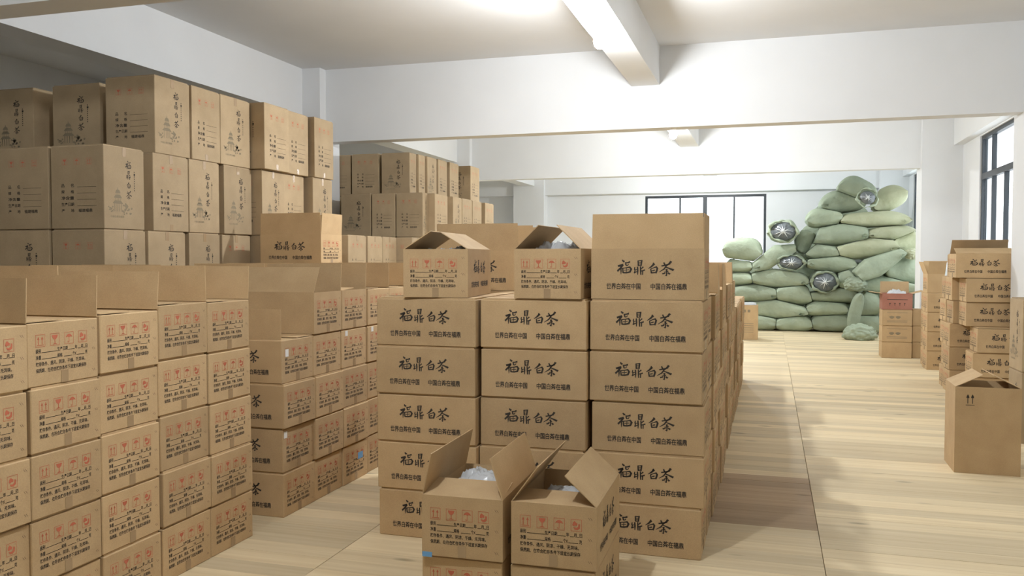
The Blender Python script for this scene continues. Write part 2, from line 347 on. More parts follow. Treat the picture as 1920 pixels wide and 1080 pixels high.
def icon(p, kind, x, y, s):
    p.frame(x, y, x + s, y + s * 1.08, s * .035); h = s * 1.08
    X = lambda a: x + a * s
    Y = lambda a: y + a * h
    if kind == 'up':
        for cx in (.3, .7):
            p.rect(X(cx - .035), Y(.2), X(cx + .035), Y(.62)); p.poly([(X(cx - .12), Y(.6)), (X(cx + .12), Y(.6)), (X(cx), Y(.85))])
        p.rect(X(.14), Y(.12), X(.86), Y(.17))
    elif kind == 'glass':
        p.poly([(X(.18), Y(.86)), (X(.24), Y(.66)), (X(.40), Y(.50)), (X(.60), Y(.50)), (X(.76), Y(.66)), (X(.82), Y(.86))])
        p.rect(X(.46), Y(.16), X(.54), Y(.5)); p.poly([(X(.22), Y(.10)), (X(.78), Y(.10)), (X(.54), Y(.19)), (X(.46), Y(.19))])
    elif kind == 'umb':
        p.poly([(X(.14), Y(.55)), (X(.22), Y(.70)), (X(.36), Y(.80)), (X(.5), Y(.84)), (X(.64), Y(.80)), (X(.78), Y(.70)), (X(.86), Y(.55)), (X(.68), Y(.60)), (X(.5), Y(.55)), (X(.32), Y(.60))])
        p.rect(X(.475), Y(.14), X(.525), Y(.58)); p.rect(X(.36), Y(.12), X(.525), Y(.17)); p.rect(X(.34), Y(.12), X(.38), Y(.24))
    else:   # hands round a box
        p.poly([(X(.14), Y(.50)), (X(.20), Y(.74)), (X(.34), Y(.86)), (X(.46), Y(.74)), (X(.60), Y(.66)), (X(.56), Y(.48)), (X(.40), Y(.50)), (X(.28), Y(.42))])
        p.poly([(X(.22), Y(.36)), (X(.34), Y(.16)), (X(.60), Y(.12)), (X(.82), Y(.26)), (X(.84), Y(.60)), (X(.70), Y(.66)), (X(.66), Y(.40)), (X(.50), Y(.30))])
def end_prints():
    r = Print(); s = .128 * CW
    for i, k_ in enumerate(('up', 'glass', 'umb', 'hand')): icon(r, k_, (.106 + .199 * i) * CW, CH * .60, s)
    p = Print(); h = .0185; x0 = .108 * CW
    ys = [.512 * CH, .412 * CH, .312 * CH, .212 * CH]
    def cols(items, y):
        for t_, a, b_ in items:
            if t_ == '_': p.rect(a * CW, y - .001, b_ * CW, y + .0012)
            else: p.text(t_, a * CW, y, h, (b_ - a) * CW, .014)
    cols([('级别', .108, .178), ('_', .19, .40), ('生产日期', .40, .545), ('_', .55, .645), ('年', .65, .685), ('_', .695, .735), ('月', .738, .77), ('_', .775, .80), ('日', .805, .835)], ys[0])
    cols([('净重', .108, .178), ('_', .19, .40), ('规格', .40, .47), ('_', .49, .61), ('个X', .615, .67), ('_', .675, .79), ('克', .80, .835)], ys[1])
    cols([('贮存条件、', .108, .275), ('通风、', .30, .395), ('阴凉、', .42, .515), ('干燥、', .54, .635), ('无异味。', .66, .80)], ys[2])
    cols([('保质期、', .108, .235), ('在符合贮存条件下适宜长期保存', .265, .815)], ys[3])
    for yy in (.12, .47, .80):
        for dx in (0, .012): p.stroke([((.905 + dx * 2) * CW, (yy + .03) * CH), ((.925 + dx * 2) * CW, (yy - .01) * CH)], [.0012, .0012])
    return r.mesh('printed_icons', M_RED), p.mesh('printed_lettering', M_INK)
P_LONG = long_prints(); P_ICON, P_END = end_prints()
# tall cartons
UL, UD, UH = .45, .40, .583
def tall_prints():
    W_ = .42
    a = Print(); i = 0
    cx = {'fu': (480, 385), 'ding': (820, 392), 'bai': (1125, 405), 'cha': (1420, 415)}
    for k_, ch in BR.items():
        c = cx[k_]; yc = UH * (.785 - .122 * i); i += 1
        sx = .000185
        for pts, ws in ch: a.stroke([(W_ * .60 + (q[0] - c[0]) * sx, yc - (q[1] - c[1]) * sx) for q in pts], [x * sx * 1.15 for x in ws])
    for j in range(9): a.rect(W_ * .735, UH * (.70 - .028 * j), W_ * .752, UH * (.715 - .028 * j))
    a.rect(W_ * .73, UH * .665, W_ * .765, UH * .69)
    A = a.mesh('printed_lettering', M_INK)
    g = Print()
    # pavilion, trees and a line of small writing
    x0 = W_ * .20; y0 = UH * .16
    for lv, (w_, yy) in enumerate(((.11, .085), (.085, .125), (.055, .16))):
        g.poly([(x0 + .055 - w_ / 2, y0 + yy), (x0 + .055 + w_ / 2, y0 + yy), (x0 + .055 + w_ * .28, y0 + yy + .022), (x0 + .055 - w_ * .28, y0 + yy + .022)])
        for dx in (-.3, -.1, .1, .3): g.rect(x0 + .055 + dx * w_ - .002, y0 + yy - .022, x0 + .055 + dx * w_ + .002, y0 + yy)
    g.poly([(x0 + .049, y0 + .18), (x0 + .061, y0 + .18), (x0 + .055, y0 + .205)])
    for dx in (-.3, -.1, .1, .3): g.rect(x0 + .055 + dx * .11 - .003, y0 + .03, x0 + .055 + dx * .11 + .003, y0 + .085)
    rr = random.Random(3)
    for _ in range(26):
        bx = x0 + .145 + rr.gauss(0, .022); by = y0 + .055 + rr.gauss(0, .018); q = .006 + rr.random() * .006
        g.poly([(bx + q * math.cos(t_), by + q * math.sin(t_) * .8) for t_ in [j * 1.2566 + rr.random() * .5 for j in range(5)]])
    for _ in range(14):
        bx = x0 - .015 + rr.gauss(0, .012); by = y0 + .045 + rr.gauss(0, .012); q = .005 + rr.random() * .005
        g.poly([(bx + q * math.cos(t_), by + q * math.sin(t_) * .8) for t_ in [j * 1.2566 + rr.random() * .5 for j in range(5)]])
    g.text('中国白茶在福鼎', x0 - .02, y0 - .012, .016, .135, .01)
    G = g.mesh('printed_pavilion', M_INKG)
    t = Print(); rows = [('品', '名'), ('规', '格'), ('净含量', None), ('生产日期', None), ('产', '地')]
    for j, (a_, b_) in enumerate(rows):
        y = UH * (.50 - .075 * j)
        if b_: t.text(a_, W_ * .20, y, .026, .026, .014); t.text(b_, W_ * .38, y, .026, .026, .014)
        else: t.text(a_, W_ * .20, y, .026, W_ * .44 - W_ * .20, .014)
        if j < 4: t.rect(W_ * .50, y - .002, W_ * .86, y)
        else: t.text('福建福鼎', W_ * .52, y, .026, .11, .014)
    TT = t.mesh('printed_lettering', M_INK)
    r = Print()
    for j, k_ in enumerate(('glass', 'umb', 'up')): icon(r, k_, W_ * (.22 + .23 * j), UH * .76, .042)
    return A, G, TT, r.mesh('printed_icons', M_RED)
U_BRUSH, U_PAV, U_TEXT, U_ICON = tall_prints()

# ------------------------------------------------------------ carton prototypes
CT = .0045
def open_body_mesh(name, L, W, H, mat):
    bm = bmesh.new(); x, y = L / 2, W / 2; t_ = CT
    o0 = [bm.verts.new(p) for p in ((-x, -y, 0), (x, -y, 0), (x, y, 0), (-x, y, 0))]
    o1 = [bm.verts.new(p) for p in ((-x, -y, H), (x, -y, H), (x, y, H), (-x, y, H))]
    i1 = [bm.verts.new(p) for p in ((-x + t_, -y + t_, H), (x - t_, -y + t_, H), (x - t_, y - t_, H), (-x + t_, y - t_, H))]
    i0 = [bm.verts.new(p) for p in ((-x + t_, -y + t_, t_), (x - t_, -y + t_, t_), (x - t_, y - t_, t_), (-x + t_, y - t_, t_))]
    bm.faces.new(o0[::-1]); bm.faces.new(i0)
    for i in range(4):
        j = (i + 1) % 4
        bm.faces.new((o0[i], o0[j], o1[j], o1[i])); bm.faces.new((o1[i], o1[j], i1[j], i1[i])); bm.faces.new((i1[i], i1[j], i0[j], i0[i]))
    return mesh_from_bm(name, bm, mat)
def flap_mesh(name, L, D, mat):
    bm = bmesh.new(); h = CT * .45; c = .004
    lo = [bm.verts.new(p) for p in ((-L / 2, 0, -h), (L / 2, 0, -h), (L / 2 - c, D, -h), (-L / 2 + c, D, -h))]
    hi = [bm.verts.new((v.co.x, v.co.y, h)) for v in lo]
    bm.faces.new(lo[::-1]); bm.faces.new(hi)
    for i in range(4): bm.faces.new((lo[i], lo[(i + 1) % 4], hi[(i + 1) % 4], hi[i]))
    return mesh_from_bm(name, bm, mat)
class Kind:
    def __init__(s, L, W, H, mat, name):
        s.L, s.W, s.H, s.mat, s.name = L, W, H, mat, name
        s.body = box_mesh('body', -L / 2, L / 2, -W / 2, W / 2, 0, H - .0085, mat, .0035)
        s.obody = open_body_mesh('body', L, W, H - .002, mat)
        s.fl = flap_mesh('flap', L - .006, W / 2 - .0015, mat); s.fe = flap_mesh('flap', W - .006, W / 2 - .0015, mat)
        s.flc = box_mesh('flap', -L / 2 + .009, L / 2 - .009, .008, W / 2 - .0015, -.0085, 0, mat)
        tw = .048
        bm = bmesh.new(); add_box(bm, -L / 2 - .0008, L / 2 + .0008, -tw / 2, tw / 2, H - .0002, H + .0006)
        s.tape_top = mesh_from_bm('tape', bm, M_TAPE)
        s.tape_end = box_mesh('tape', -.0008, .0003, -tw / 2 * .75, tw / 2 * .75, 0.002, .052, M_TAPE)
        s.tape_end_hi = box_mesh('tape', -.0008, .0003, -tw / 2 * .75, tw / 2 * .75, H - .07, H - .004, M_TAPE)
KS = Kind(CL, CW, CH, M_CARD, 'tea_carton')
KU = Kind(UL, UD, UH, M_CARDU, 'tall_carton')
EPS = .0007
def face_tf(k, face):
    # location + rotation of a print laid out from the lower left corner of that face
    if face == 'front': return (-k.L / 2, -k.W / 2 - EPS, 0), (R(90), 0, 0)
    if face == 'back': return (k.L / 2, k.W / 2 + EPS, 0), (R(90), 0, R(180))
    if face == 'right': return (k.L / 2 + EPS, -k.W / 2, 0), (R(90), 0, R(90))
    return (-k.L / 2 - EPS, k.W / 2, 0), (R(90), 0, R(-90))
HINGE = {'front': lambda k: ((0, -k.W / 2 + CT * .5, k.H), 0), 'back': lambda k: ((0, k.W / 2 - CT * .5, k.H), 180),
         'right': lambda k: ((k.L / 2 - CT * .5, 0, k.H), 90), 'left': lambda k: ((-k.L / 2 + CT * .5, 0, k.H), -90)}
def carton(label, group, x, y, z, rz=0.0, prints=(), flaps=None, k=KS, sc_=None, tape=('right',), cat='carton', jit=True, toptape=False):
    """closed carton (flaps None) or open carton (flaps: side -> angle; 0 shut, 90 upright)."""
    r = empty(k.name, (x, y, z), (0, 0, R(rz + (rnd.uniform(-.4, .4) if jit else 0))), sc_)
    tag(r, label, cat, group)
    if flaps is None:
        link('body', k.body, None, r)
        for s_ in ('front', 'back'):
            (lx, ly, lz), th = HINGE[s_](k); link('flap', k.flc, None, r, (lx, ly, k.H), (0, 0, R(th)))
        if toptape: link('tape', k.tape_top, None, r)
    else:
        closed = flaps.get('body') == 'shut'
        link('body', k.body if closed else k.obody, None, r)
        for s_, an in flaps.items():
            if s_ == 'body': continue
            loc, th = HINGE[s_](k)
            lz = k.H - CT * .5 + (0.0 if s_ in ('front', 'back') else -CT * .4)
            link('flap', k.fl if s_ in ('front', 'back') else k.fe, None, r, (loc[0], loc[1], lz), (R(an), 0, R(th)))
    for f in prints:
        kind = None
        if ':' in f: f, kind = f.split(':')
        loc, rot = face_tf(k, f)
        if k is KS:
            if f in ('front', 'back'): link('printed_lettering', P_LONG, None, r, loc, rot)
            else: link('printed_lettering', P_END, None, r, loc, rot); link('printed_icons', P_ICON, None, r, loc, rot)
        else:
            s3 = ((k.L if f in ('front', 'back') else k.W) / .42, 1, 1)
            if kind == 'b': link('printed_lettering', U_BRUSH, None, r, loc, rot, s3); link('printed_pavilion', U_PAV, None, r, loc, rot, s3)
            else: link('printed_lettering', U_TEXT, None, r, loc, rot, s3); link('printed_icons', U_ICON, None, r, loc, rot, s3)
    for f in tape:
        me = k.tape_end
        if f.endswith('+'): f = f[:-1]; me = k.tape_end_hi
        if f == 'right': link('tape', me, None, r, (k.L / 2 + .0010, 0, 0), (0, 0, 0))
        elif f == 'left': link('tape', me, None, r, (-k.L / 2 - .0010, 0, 0), (0, 0, R(180)))
        elif f == 'front': link('tape', me, None, r, (0, -k.W / 2 - .0010, 0), (0, 0, R(-90)))
    return r
def sticker(r, k, face, u, v, wd, ht, mat, rot=0):
    loc, ro = face_tf(k, face)
    me = box_mesh('sticker', u - wd / 2, u + wd / 2, v - ht / 2, v + ht / 2, 0, .0006, mat)
    link('sticker', me, None, r, loc, ro)

# ------------------------------------------------------------ S1: wall of cartons at the left front
X1 = -2.75; S1Y = [2.43, 2.80, 3.17, 3.546, 3.916]
rows_txt = ['top layer', 'second layer from top', 'third layer from top', 'fourth layer from top', 'floor layer']
cols_txt = ['leftmost column', 'second column from left', 'third column from left', 'fourth column from left', 'far right column']
S1S = [.974, .977, .984, 1, .996]
for c, y in enumerate(S1Y):
    for l in range(5):
        top = (l == 4)
        dx = rnd.uniform(-.012, .006)
        fl_ = {'body': 'shut', 'front': 0, 'back': 92 + rnd.uniform(-3, 5)} if top else None
        carton('red-icon carton in left front wall, %s, %s' % (cols_txt[c], rows_txt[4 - l]), 'cartons of the left front wall',
               X1 - CL / 2 + dx, y + rnd.uniform(-.003, .003), l * PITCH * S1S[c], 0, ('right',), fl_, sc_=(1, 1, S1S[c]))
        if c >= 0:
            fl_ = {'body': 'shut', 'front': 0, 'back': 90 + rnd.uniform(-4, 6)} if top else None
            carton('carton of the inner row behind the left front wall', 'inner row behind the left front wall',
                   X1 - CL * 1.5 - .03, 2.46 + .375 * c, l * PITCH, 0, (), fl_, tape=())
# ------------------------------------------------------------ S2: second wall of cartons, farther along the left
X2 = -2.755; S2Y = [4.615 - .0, 4.985, 5.36, 5.735, 6.11, 6.485]
n2 = ['nearest column', 'second column from near', 'third column from near', 'fourth column from near', 'fifth column from near', 'sixth column from near']
for c, y in enumerate(S2Y):
    nl = 4 if c == 0 else 5
    for l in range(nl):
        top = l == nl - 1; fl_ = None
        if top: fl_ = [{'body': 'shut', 'front': 88, 'back': 0}, {'front': 62, 'back': 97}, {'front': 4, 'back': 96}, {'body': 'shut', 'front': 0, 'back': 94}, {'body': 'shut', 'front': 0, 'back': 92}, {'body': 'shut', 'front': 0, 'back': 92}][c]
        pr = ('right', 'front') if c == 0 else (('right',) if c < 5 else ('right',))
        r = carton('tea carton in second left wall beyond the gap, %s, %s' % (n2[c], ['floor layer', 'second layer up', 'third layer up', 'fourth layer up', 'fifth layer up'][l]), 'cartons of the second left wall',
                   X2 - CL / 2 + rnd.uniform(-.012, .008), y + rnd.uniform(-.004, .004), l * PITCH, 0, pr, fl_)
        if (c, l) == (0, 3): sticker(r, KS, 'right', .06, .18, .035, .045, M_STICK)
        if (c, l) == (0, 1): sticker(r, KS, 'right', .03, .225, .035, .04, M_STICK)
        if (c, l) == (2, 3): sticker(r, KS, 'right', .07, .235, .035, .035, M_STICK)
        if (c, l) == (3, 3): sticker(r, KS, 'right', .07, .235, .035, .035, M_STICK)
        if (c, l) == (2, 0): sticker(r, KS, 'right', .25, .16, .075, .045, M_BLUE)
    if c >= 1:
        for l in range(5):
            top = l == 4
            carton('carton of the inner row behind the second left wall', 'inner row behind the second left wall', X2 - CL * 1.5 - .02, y + .03, l * PITCH, 0, (), {'body': 'shut', 'front': 0, 'back': 90 + rnd.uniform(-3, 4)} if top else None, tape=())
# carton with raised flap on top behind S2
KX = -3.895; KY = 6.58
for l in range(5): carton('carton of the pile under the raised-flap carton', 'pile under the raised-flap carton', KX - .05, KY + .33, l * PITCH, 0, (), None, tape=())
o = carton('low carton under the raised-flap carton', None, KX - .05, KY + .33, 5 * PITCH, 0, (), None, tape=(), sc_=(1, 1, .57))
carton('open tea carton with raised flap below the tall cartons, beside the white column', None, KX, KY, 5 * PITCH + .153, 0, ('front', 'right'), {'front': 91, 'right': 93, 'back': 88}, jit=False)

# ------------------------------------------------------------ S3: block of cartons in the centre
S3X = [-1.808, -1.209, -.6075]; S3Y = [4.33 + CW / 2, 4.375 + CW / 2, 4.42 + CW / 2]
ct = ['left column', 'middle column', 'right column']
lt = ['on the floor', 'second from floor', 'third from floor', 'fourth from floor', 'fifth from floor']
for c in range(3):
    for l in range(5):
        carton('centre block front carton with black brush lettering, %s, %s' % (ct[c], lt[l]), 'front face of the centre block',
               S3X[c] + rnd.uniform(-.008, .008) + (.012 if (c == 0 and l == 0) else 0), S3Y[c] + rnd.uniform(-.006, .006), l * PITCH, 0, ('front', 'right') if c == 2 else ('front',), None, toptape=(l == 4))
    if c < 2:
        for rr_ in range(1, 8):
            for l in range(5 if rr_ < 4 else 4):
                carton('carton inside the centre block', 'cartons inside the centre block', S3X[c] + rnd.uniform(-.006, .006), S3Y[c] + .372 * rr_, l * PITCH, 0, (), None, tape=(), toptape=(l == 4))
# aisle side of the block
AY = [4.83, 5.203, 5.63, 5.998, 6.366, 6.735, 7.105, 7.53, 7.90, 8.27, 8.69, 9.06, 9.43, 9.80, 10.17, 10.54, 10.91]
for i, y in enumerate(AY):
    nl = 5 if i < 10 else 4
    ox = rnd.uniform(-.012, .012) - (.012 if i in (2, 5) else 0)
    for l in range(nl):
        top = l == nl - 1; fl_ = None
        if top and i < 10:
            fl_ = {'body': 'shut', 'front': 0, 'back': 91} if i in (1, 4, 7) else ({'front': 5, 'back': 93, 'right': 88} if i in (2, 3, 5, 8) else {'body': 'shut', 'front': 0, 'back': 0})
        carton('centre block carton on aisle side, %s behind the front one, %s' % (ORD[i], lt[l]), 'aisle side of the centre block',
               -.6075 + ox + rnd.uniform(-.009, .009), y + CW / 2, l * PITCH, 0, ('right',), fl_, tape=('right',))
# open cartons on top
Z5 = 5 * PITCH + .001
r = carton('open tea carton with white-lit peaked flap, left on top of centre block', 'open cartons on the centre block', -1.775, 4.625, Z5, 96, ('left', 'front'), {'front': 31, 'back': 33, 'left': -70}, jit=False, tape=('left',))
r = carton('open tea carton with peaked flaps over foil bag, middle of centre block top', 'open cartons on the centre block', -1.118, 4.655, Z5, 89, ('left', 'front'), {'front': 44, 'back': 44, 'left': -75}, jit=False, tape=('left',))
r = carton('open tea carton with upright front flap, right on top of centre block', 'open cartons on the centre block', -.6075, 4.425 + CW / 2, Z5, 0, ('front', 'right'), {'front': 90, 'right': 90, 'back': 100}, jit=False)
r = carton('open tea carton with wide raised flap behind the white-lit peaked carton', 'open cartons on the centre block', -1.875, 5.40 + CW / 2, Z5, 0, ('front', 'right'), {'front': 91, 'back': 95}, jit=False)
r = carton('open tea carton farthest back on centre block, flap edge just showing', 'open cartons on the centre block', -1.865, 5.40 + CW * 1.5 + .03, Z5 , 0, ('right',), {'front': 60, 'back': 92}, jit=False)
for l in range(0): pass
# ------------------------------------------------------------ F: cartons standing in front of the block
FX = [-1.254, -.852]; FY = 3.40 + CL / 2
for c in range(2):
    carton('closed tea carton under the open one, front %s' % ['left, marked with blue tape', 'right at bottom of photo'][c], 'cartons in front of the centre block', FX[c], FY + .006, 0, 90, ('left', 'front'), None, jit=False, tape=('left',))
r = carton('open tea carton with white bag, left of front pair', 'cartons in front of the centre block', FX[0] + .002, FY - .01, PITCH, 91, ('left', 'front'), {'back': 78, 'front': 72, 'left': 10, 'right': -75}, jit=False, tape=('left',))
sticker(r, KS, 'left', .024, .004, .045, .022, M_BLUE)
r = carton('open tea carton with folded-in right flap, right of front pair', 'cartons in front of the centre block', FX[1] + .002, FY, PITCH, 90.6, ('left', 'front'), {'back': 54, 'front': 42, 'left': 3, 'right': -75}, jit=False, tape=('left',))

# ------------------------------------------------------------ U: tall cartons piled at the left, behind
def tall(label, group, x1, y0, z, wd=UL, dp=UD, h=UH, pr=(), tape=(), jit=True, flaps=None):
    """x1: right face, y0: front face"""
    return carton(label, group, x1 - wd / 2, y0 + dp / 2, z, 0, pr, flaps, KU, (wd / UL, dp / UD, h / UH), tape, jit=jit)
Z3, Z2, Z1 = 1.170, 1.755, 2.340
GU = 'tall cartons piled at the left'
top1 = [(-4.406, 5.37, .447, .40, ('front:t', 'right:b')), (-5.026, 5.5, .46, .40, ('front:b',)), (-5.68, 5.5, .43, .40, ('front:b',)),
        (-4.40, 5.785, .45, .368, ('right:t',)), (-4.40, 6.16, .45, .42, ('right:b',)), (-4.265, 6.60, .45, .40, ('right:t', 'front:b')),
        (-4.29, 7.005, .45, .38, ('right:t',)), (-4.24, 7.42, .45, .37, ('right:t', 'front:b'))]
top1n = ['at the lit corner', 'second from the corner', 'leftmost in view', 'second along the lit side', 'third along the lit side', 'fourth along the lit side, protruding', 'fifth along the lit side', 'last along the lit side']
mid = [(-4.394, 4.83, .45, .40, ('front:t', 'right:b')), (-4.866, 4.83, .45, .40, ('front:t',)), (-4.40, 5.33, .45, .405, ('right:t',)), (-4.40, 5.745, .45, .385, ('right:b',)),
       (-4.40, 6.195, .45, .40, ('right:b',)), (-4.31, 6.62, .45, .36, ('right:b', 'front:t')), (-4.32, 6.985, .45, .36, ('right:t',)), (-4.25, 7.40, .45, .375, ('right:b',))]
midn = ['at the front corner', 'left of the front corner', 'second along the lit side', 'third along the lit side', 'fourth along the lit side', 'fifth along the lit side', 'sixth along the lit side', 'last along the lit side']
low = [(-4.394, 4.83, .45, .405, ('front:t', 'right:b')), (-4.87, 4.83, .45, .40, ('front:b',)), (-4.40, 5.27, .45, .42, ('right:b',)), (-4.40, 5.74, .45, .39, ('right:b',)),
       (-4.41, 6.18, .45, .40, ('right:t',)), (-4.31, 6.62, .45, .36, ()), (-4.32, 6.985, .45, .36, ()), (-4.25, 7.40, .45, .375, ())]
for (x, y, wd, dp, pr), nm in zip(top1, top1n): tall('tall brown carton in top layer of left pile, %s' % nm, GU, x, y, Z1, wd, dp, UH, pr, ('right',) if 'right:t' in pr else ('right+',) if 'right:b' in pr else ())
for (x, y, wd, dp, pr), nm in zip(mid, midn): tall('tall brown carton in middle layer of left pile, %s' % nm, GU, x, y, Z2, wd, dp, UH, pr, ('right', 'right+') if 'right:t' in pr else ('right+',))
for i, ((x, y, wd, dp, pr), nm) in enumerate(zip(low, midn)):
    if i < 5: tall('tall carton half hidden by raised flaps, left pile, %s' % nm, GU, x, y, Z3, wd, dp, UH, pr, ('right+',))
    else: tall('carton of the hidden lower layers of the left pile', 'hidden lower layers of the left pile', x, y, Z3, wd, dp)
for x, y, wd, dp, pr in low:
    for z in (0, .585): tall('carton of the hidden lower layers of the left pile', 'hidden lower layers of the left pile', x, y, z, wd, dp)
for x, y, wd, dp, pr in top1[1:3]:
    for z in (0, .585, Z3, Z2): tall('carton of the hidden lower layers of the left pile', 'hidden lower layers of the left pile', x - .0, y + .02, z, wd - .03, dp)
# pile beyond the first column
HU = .553; V1, V2, V3 = 2.375, 1.82, 1.265
GV = 'tall cartons beyond the first column'
v1 = [(-5.364, 10.33, .42, .40, ('front:t',)), (-4.947, 10.30, .385, .40, ('front:t',)), (-4.50, 10.30, .40, .22, ('front:b', 'right:t')), (-4.47, 10.53, .42, .22, ('right:t',)), (-4.44, 10.76, .45, .33, ('right:b',)),
      (-4.42, 11.10, .45, .34, ('right:t',)), (-4.40, 11.50, .45, .36, ('right:t',)), (-4.28, 12.05, .45, .40, ('front:b', 'right:t'))]
v1n = ['beside the white column', 'second from the white column', 'at its lit corner', 'second along the lit side', 'third along the lit side', 'fourth along the lit side', 'fifth along the lit side', 'at the far end']
v2 = [(-4.88, 9.93, .42, .38, ('front:b',)), (-4.542, 9.93, .32, .38, ('front:t',)), (-4.164, 9.93, .36, .17, ('front:t', 'right:b')), (-4.07, 10.11, .45, .44, ('right:t',)), (-4.05, 10.70, .45, .34, ('right:b',)), (-4.05, 11.06, .45, .40, ('right:t',)), (-4.05, 11.48, .45, .40, ('right:t',)), (-4.05, 12.05, .45, .40, ('right:t',))]
v2n = ['beside the white column', 'second from the white column', 'at its lit corner', 'second along the lit side', 'third along the lit side', 'fourth along the lit side', 'fifth along the lit side', 'at the far end']
v3 = [(-4.10, 7.83, .45, .40, ('right:t',)), (-4.10, 8.27, .45, .36, ('right:t',)), (-4.10, 8.64, .45, .36, ('right:t',)), (-3.93, 9.05, .45, .36, ('front:t', 'right:t')), (-3.95, 9.43, .45, .38, ('right:t',))]
v3n = ['nearest', 'second nearest', 'third nearest', 'fourth nearest', 'fifth nearest']
for (x, y, wd, dp, pr), nm in zip(v1, v1n): tall('tall carton in top layer of pile beyond first column, %s' % nm, GV, x, y, V1, wd, dp, HU, pr, ('right',) if 'right:t' in pr else ())
for (x, y, wd, dp, pr), nm in zip(v2, v2n): tall('tall carton in second layer of pile beyond first column, %s' % nm, GV, x, y, V2, wd, dp, HU, pr, ('right',))
for (x, y, wd, dp, pr), nm in zip(v3, v3n): tall('low taped carton before the white column strip, %s of its row' % nm, GV, x, y, V3, wd, dp, HU - .03, pr, ('right+',))
hid = [(x, y, wd, dp) for x, y, wd, dp, _ in v2] + [(-5.32, 10.33, .42, .40)]
for x, y, wd, dp in hid:
    for j in range(3): tall('carton of the hidden layers beyond the first column', 'hidden layers beyond the first column', x, y, j * .6065, wd, dp, .604, jit=False)
tall('carton of the hidden layers beyond the first column', 'hidden layers beyond the first column', -5.32, 10.33, 1.82, .42, .40, HU, jit=False)
for x, y, wd, dp, _ in v3:
    for j in range(2): tall('carton of the hidden layers beyond the first column', 'hidden layers beyond the first column', x, y, j * .6325, wd, dp, .63, jit=False)

# ------------------------------------------------------------ right side stacks
GR = 'cartons stacked along the right wall'
rl = ['on the floor', 'second from floor', 'third from floor', 'fourth from floor', 'fifth from floor', 'topmost']
rx = [2.11, 2.11, 2.147, 2.075, 2.07, 1.968]; ry = [10.25, 10.22, 10.20, 10.42, 10.40, 10.42]
for l in range(6):
    if l == 5: fl_ = {'front': 20, 'back': 60, 'left': 3}
    elif l in (4, 2): fl_ = {'body': 'shut', 'front': 0, 'back': 0}
    else: fl_ = None
    carton('tea carton facing the aisle at right wall, front column, %s' % rl[l], GR, rx[l] + CL / 2, ry[l] + CW / 2, l * PITCH, 0, ('front', 'left'), fl_, tape=('left',), jit=False)
for j, (x, y, nl) in enumerate(((2.0, 10.81, 6), (2.02, 11.19, 5))):
    for l in range(nl):
        carton('tea carton of %s stack behind the right front column, %s' % (['first', 'second'][j], (rl[l] if l < 5 else 'topmost')), GR, x + CL / 2 + rnd.uniform(-.02, .02), y + CW / 2, l * PITCH, 0, ('left', 'front'), None, tape=('left',), jit=False)
# red striped cartons
def striped(label, x0, y0, z, L, W, H, group):
    r = carton(label, group, x0 + L / 2, y0 + W / 2, z, 0, ('left', 'front'), None, KS, (L / CL, W / CW, H / CH), tape=(), jit=False)
    me = box_mesh('stripe', -CL / 2 - .0015, CL / 2 + .0015, -CW / 2 - .0015, CW / 2 + .0015, CH * .90, CH * .985, M_REDCARD)
    link('stripe', me, None, r); return r
for l in range(4): striped('red striped carton of narrow stack beside the plain right wall stack, %s' % rl[l], 2.13, 11.72, l * .262, .50, .38, .26, 'red striped narrow stack')
for l in range(4): carton('tea carton in stack behind the red striped ones, %s' % rl[l], 'stack behind the red striped cartons', 2.10 + .292 , 12.97 + CW / 2, l * PITCH, 0, ('left', 'front'), None, tape=('left',), jit=False)
carton('open carton with white bag atop stack behind the red striped ones', None, 2.10 + .292, 12.99 + CW / 2, 4 * PITCH, 0, ('left',), {'front': 105, 'back': 100, 'left': 110}, tape=(), jit=False)
for l in range(4): carton('tea carton behind the open-topped right stack, %s' % rl[l], 'rear stack by right column', 2.14 + .292 , 13.37 + CW / 2, l * PITCH, 0, ('left',), None, tape=('left',), jit=False)
KR = Kind(.43, .36, .25, M_CARD, 'tea_carton')
bl = Print(); 
for cx_ in (.14, .23):
    bl.poly([(cx_ + .036 * math.cos(a) * (1 + .25 * math.sin(3 * a)), .13 + .022 * math.sin(a)) for a in [i * .5236 for i in range(12)]])
for yy in (.20, .075, .055): bl.rect(.07, yy, .36, yy + .006)
BLOT = bl.mesh('printed_emblem', M_INKG)
bl = Print()
for cx_ in (.11, .18, .25, .32): bl.poly([(cx_ - .014, .10), (cx_ + .014, .10), (cx_, .08)]); bl.rect(cx_ - .003, .06, cx_ + .003, .085)
bl.rect(.07, .15, .36, .158)
MARK = bl.mesh('printed_marks', M_INK)
for l in range(4):
    if l == 3:
        r = carton('reddish open carton with spread flaps atop stack before the sacks', 'stack before the sacks', 1.685 + .215, 14.35 + .18, l * .2515, 0, (), {'left': 172, 'right': 165, 'front': -80, 'back': 90}, KR, None, (), jit=False)
        for ch in r.children:
            if ch.name.startswith('body'): ch.data = ch.data.copy(); ch.data.materials.clear(); ch.data.materials.append(M_REDCARD)
    else:
        r = carton('brown carton with dark emblem in stack before the sacks, %s' % rl[l], 'stack before the sacks', 1.685 + .215, 14.35 + .18, l * .2515, 0, (), None, KR, None, (), jit=False)
    loc, rot = face_tf(KR, 'front')
    if l == 3: link('printed_marks', MARK, None, r, loc, rot)
    elif l: link('printed_emblem', BLOT, None, r, loc, rot)
for l in range(3): carton('brown carton of short stack squeezed between emblem stack and right stacks, %s' % rl[l], 'short stack beside the emblem stack', 2.13 + .165, 14.42 + .18, l * .2515, 0, (), None, KR, (.33 / .43, 1, 1), (), jit=False)
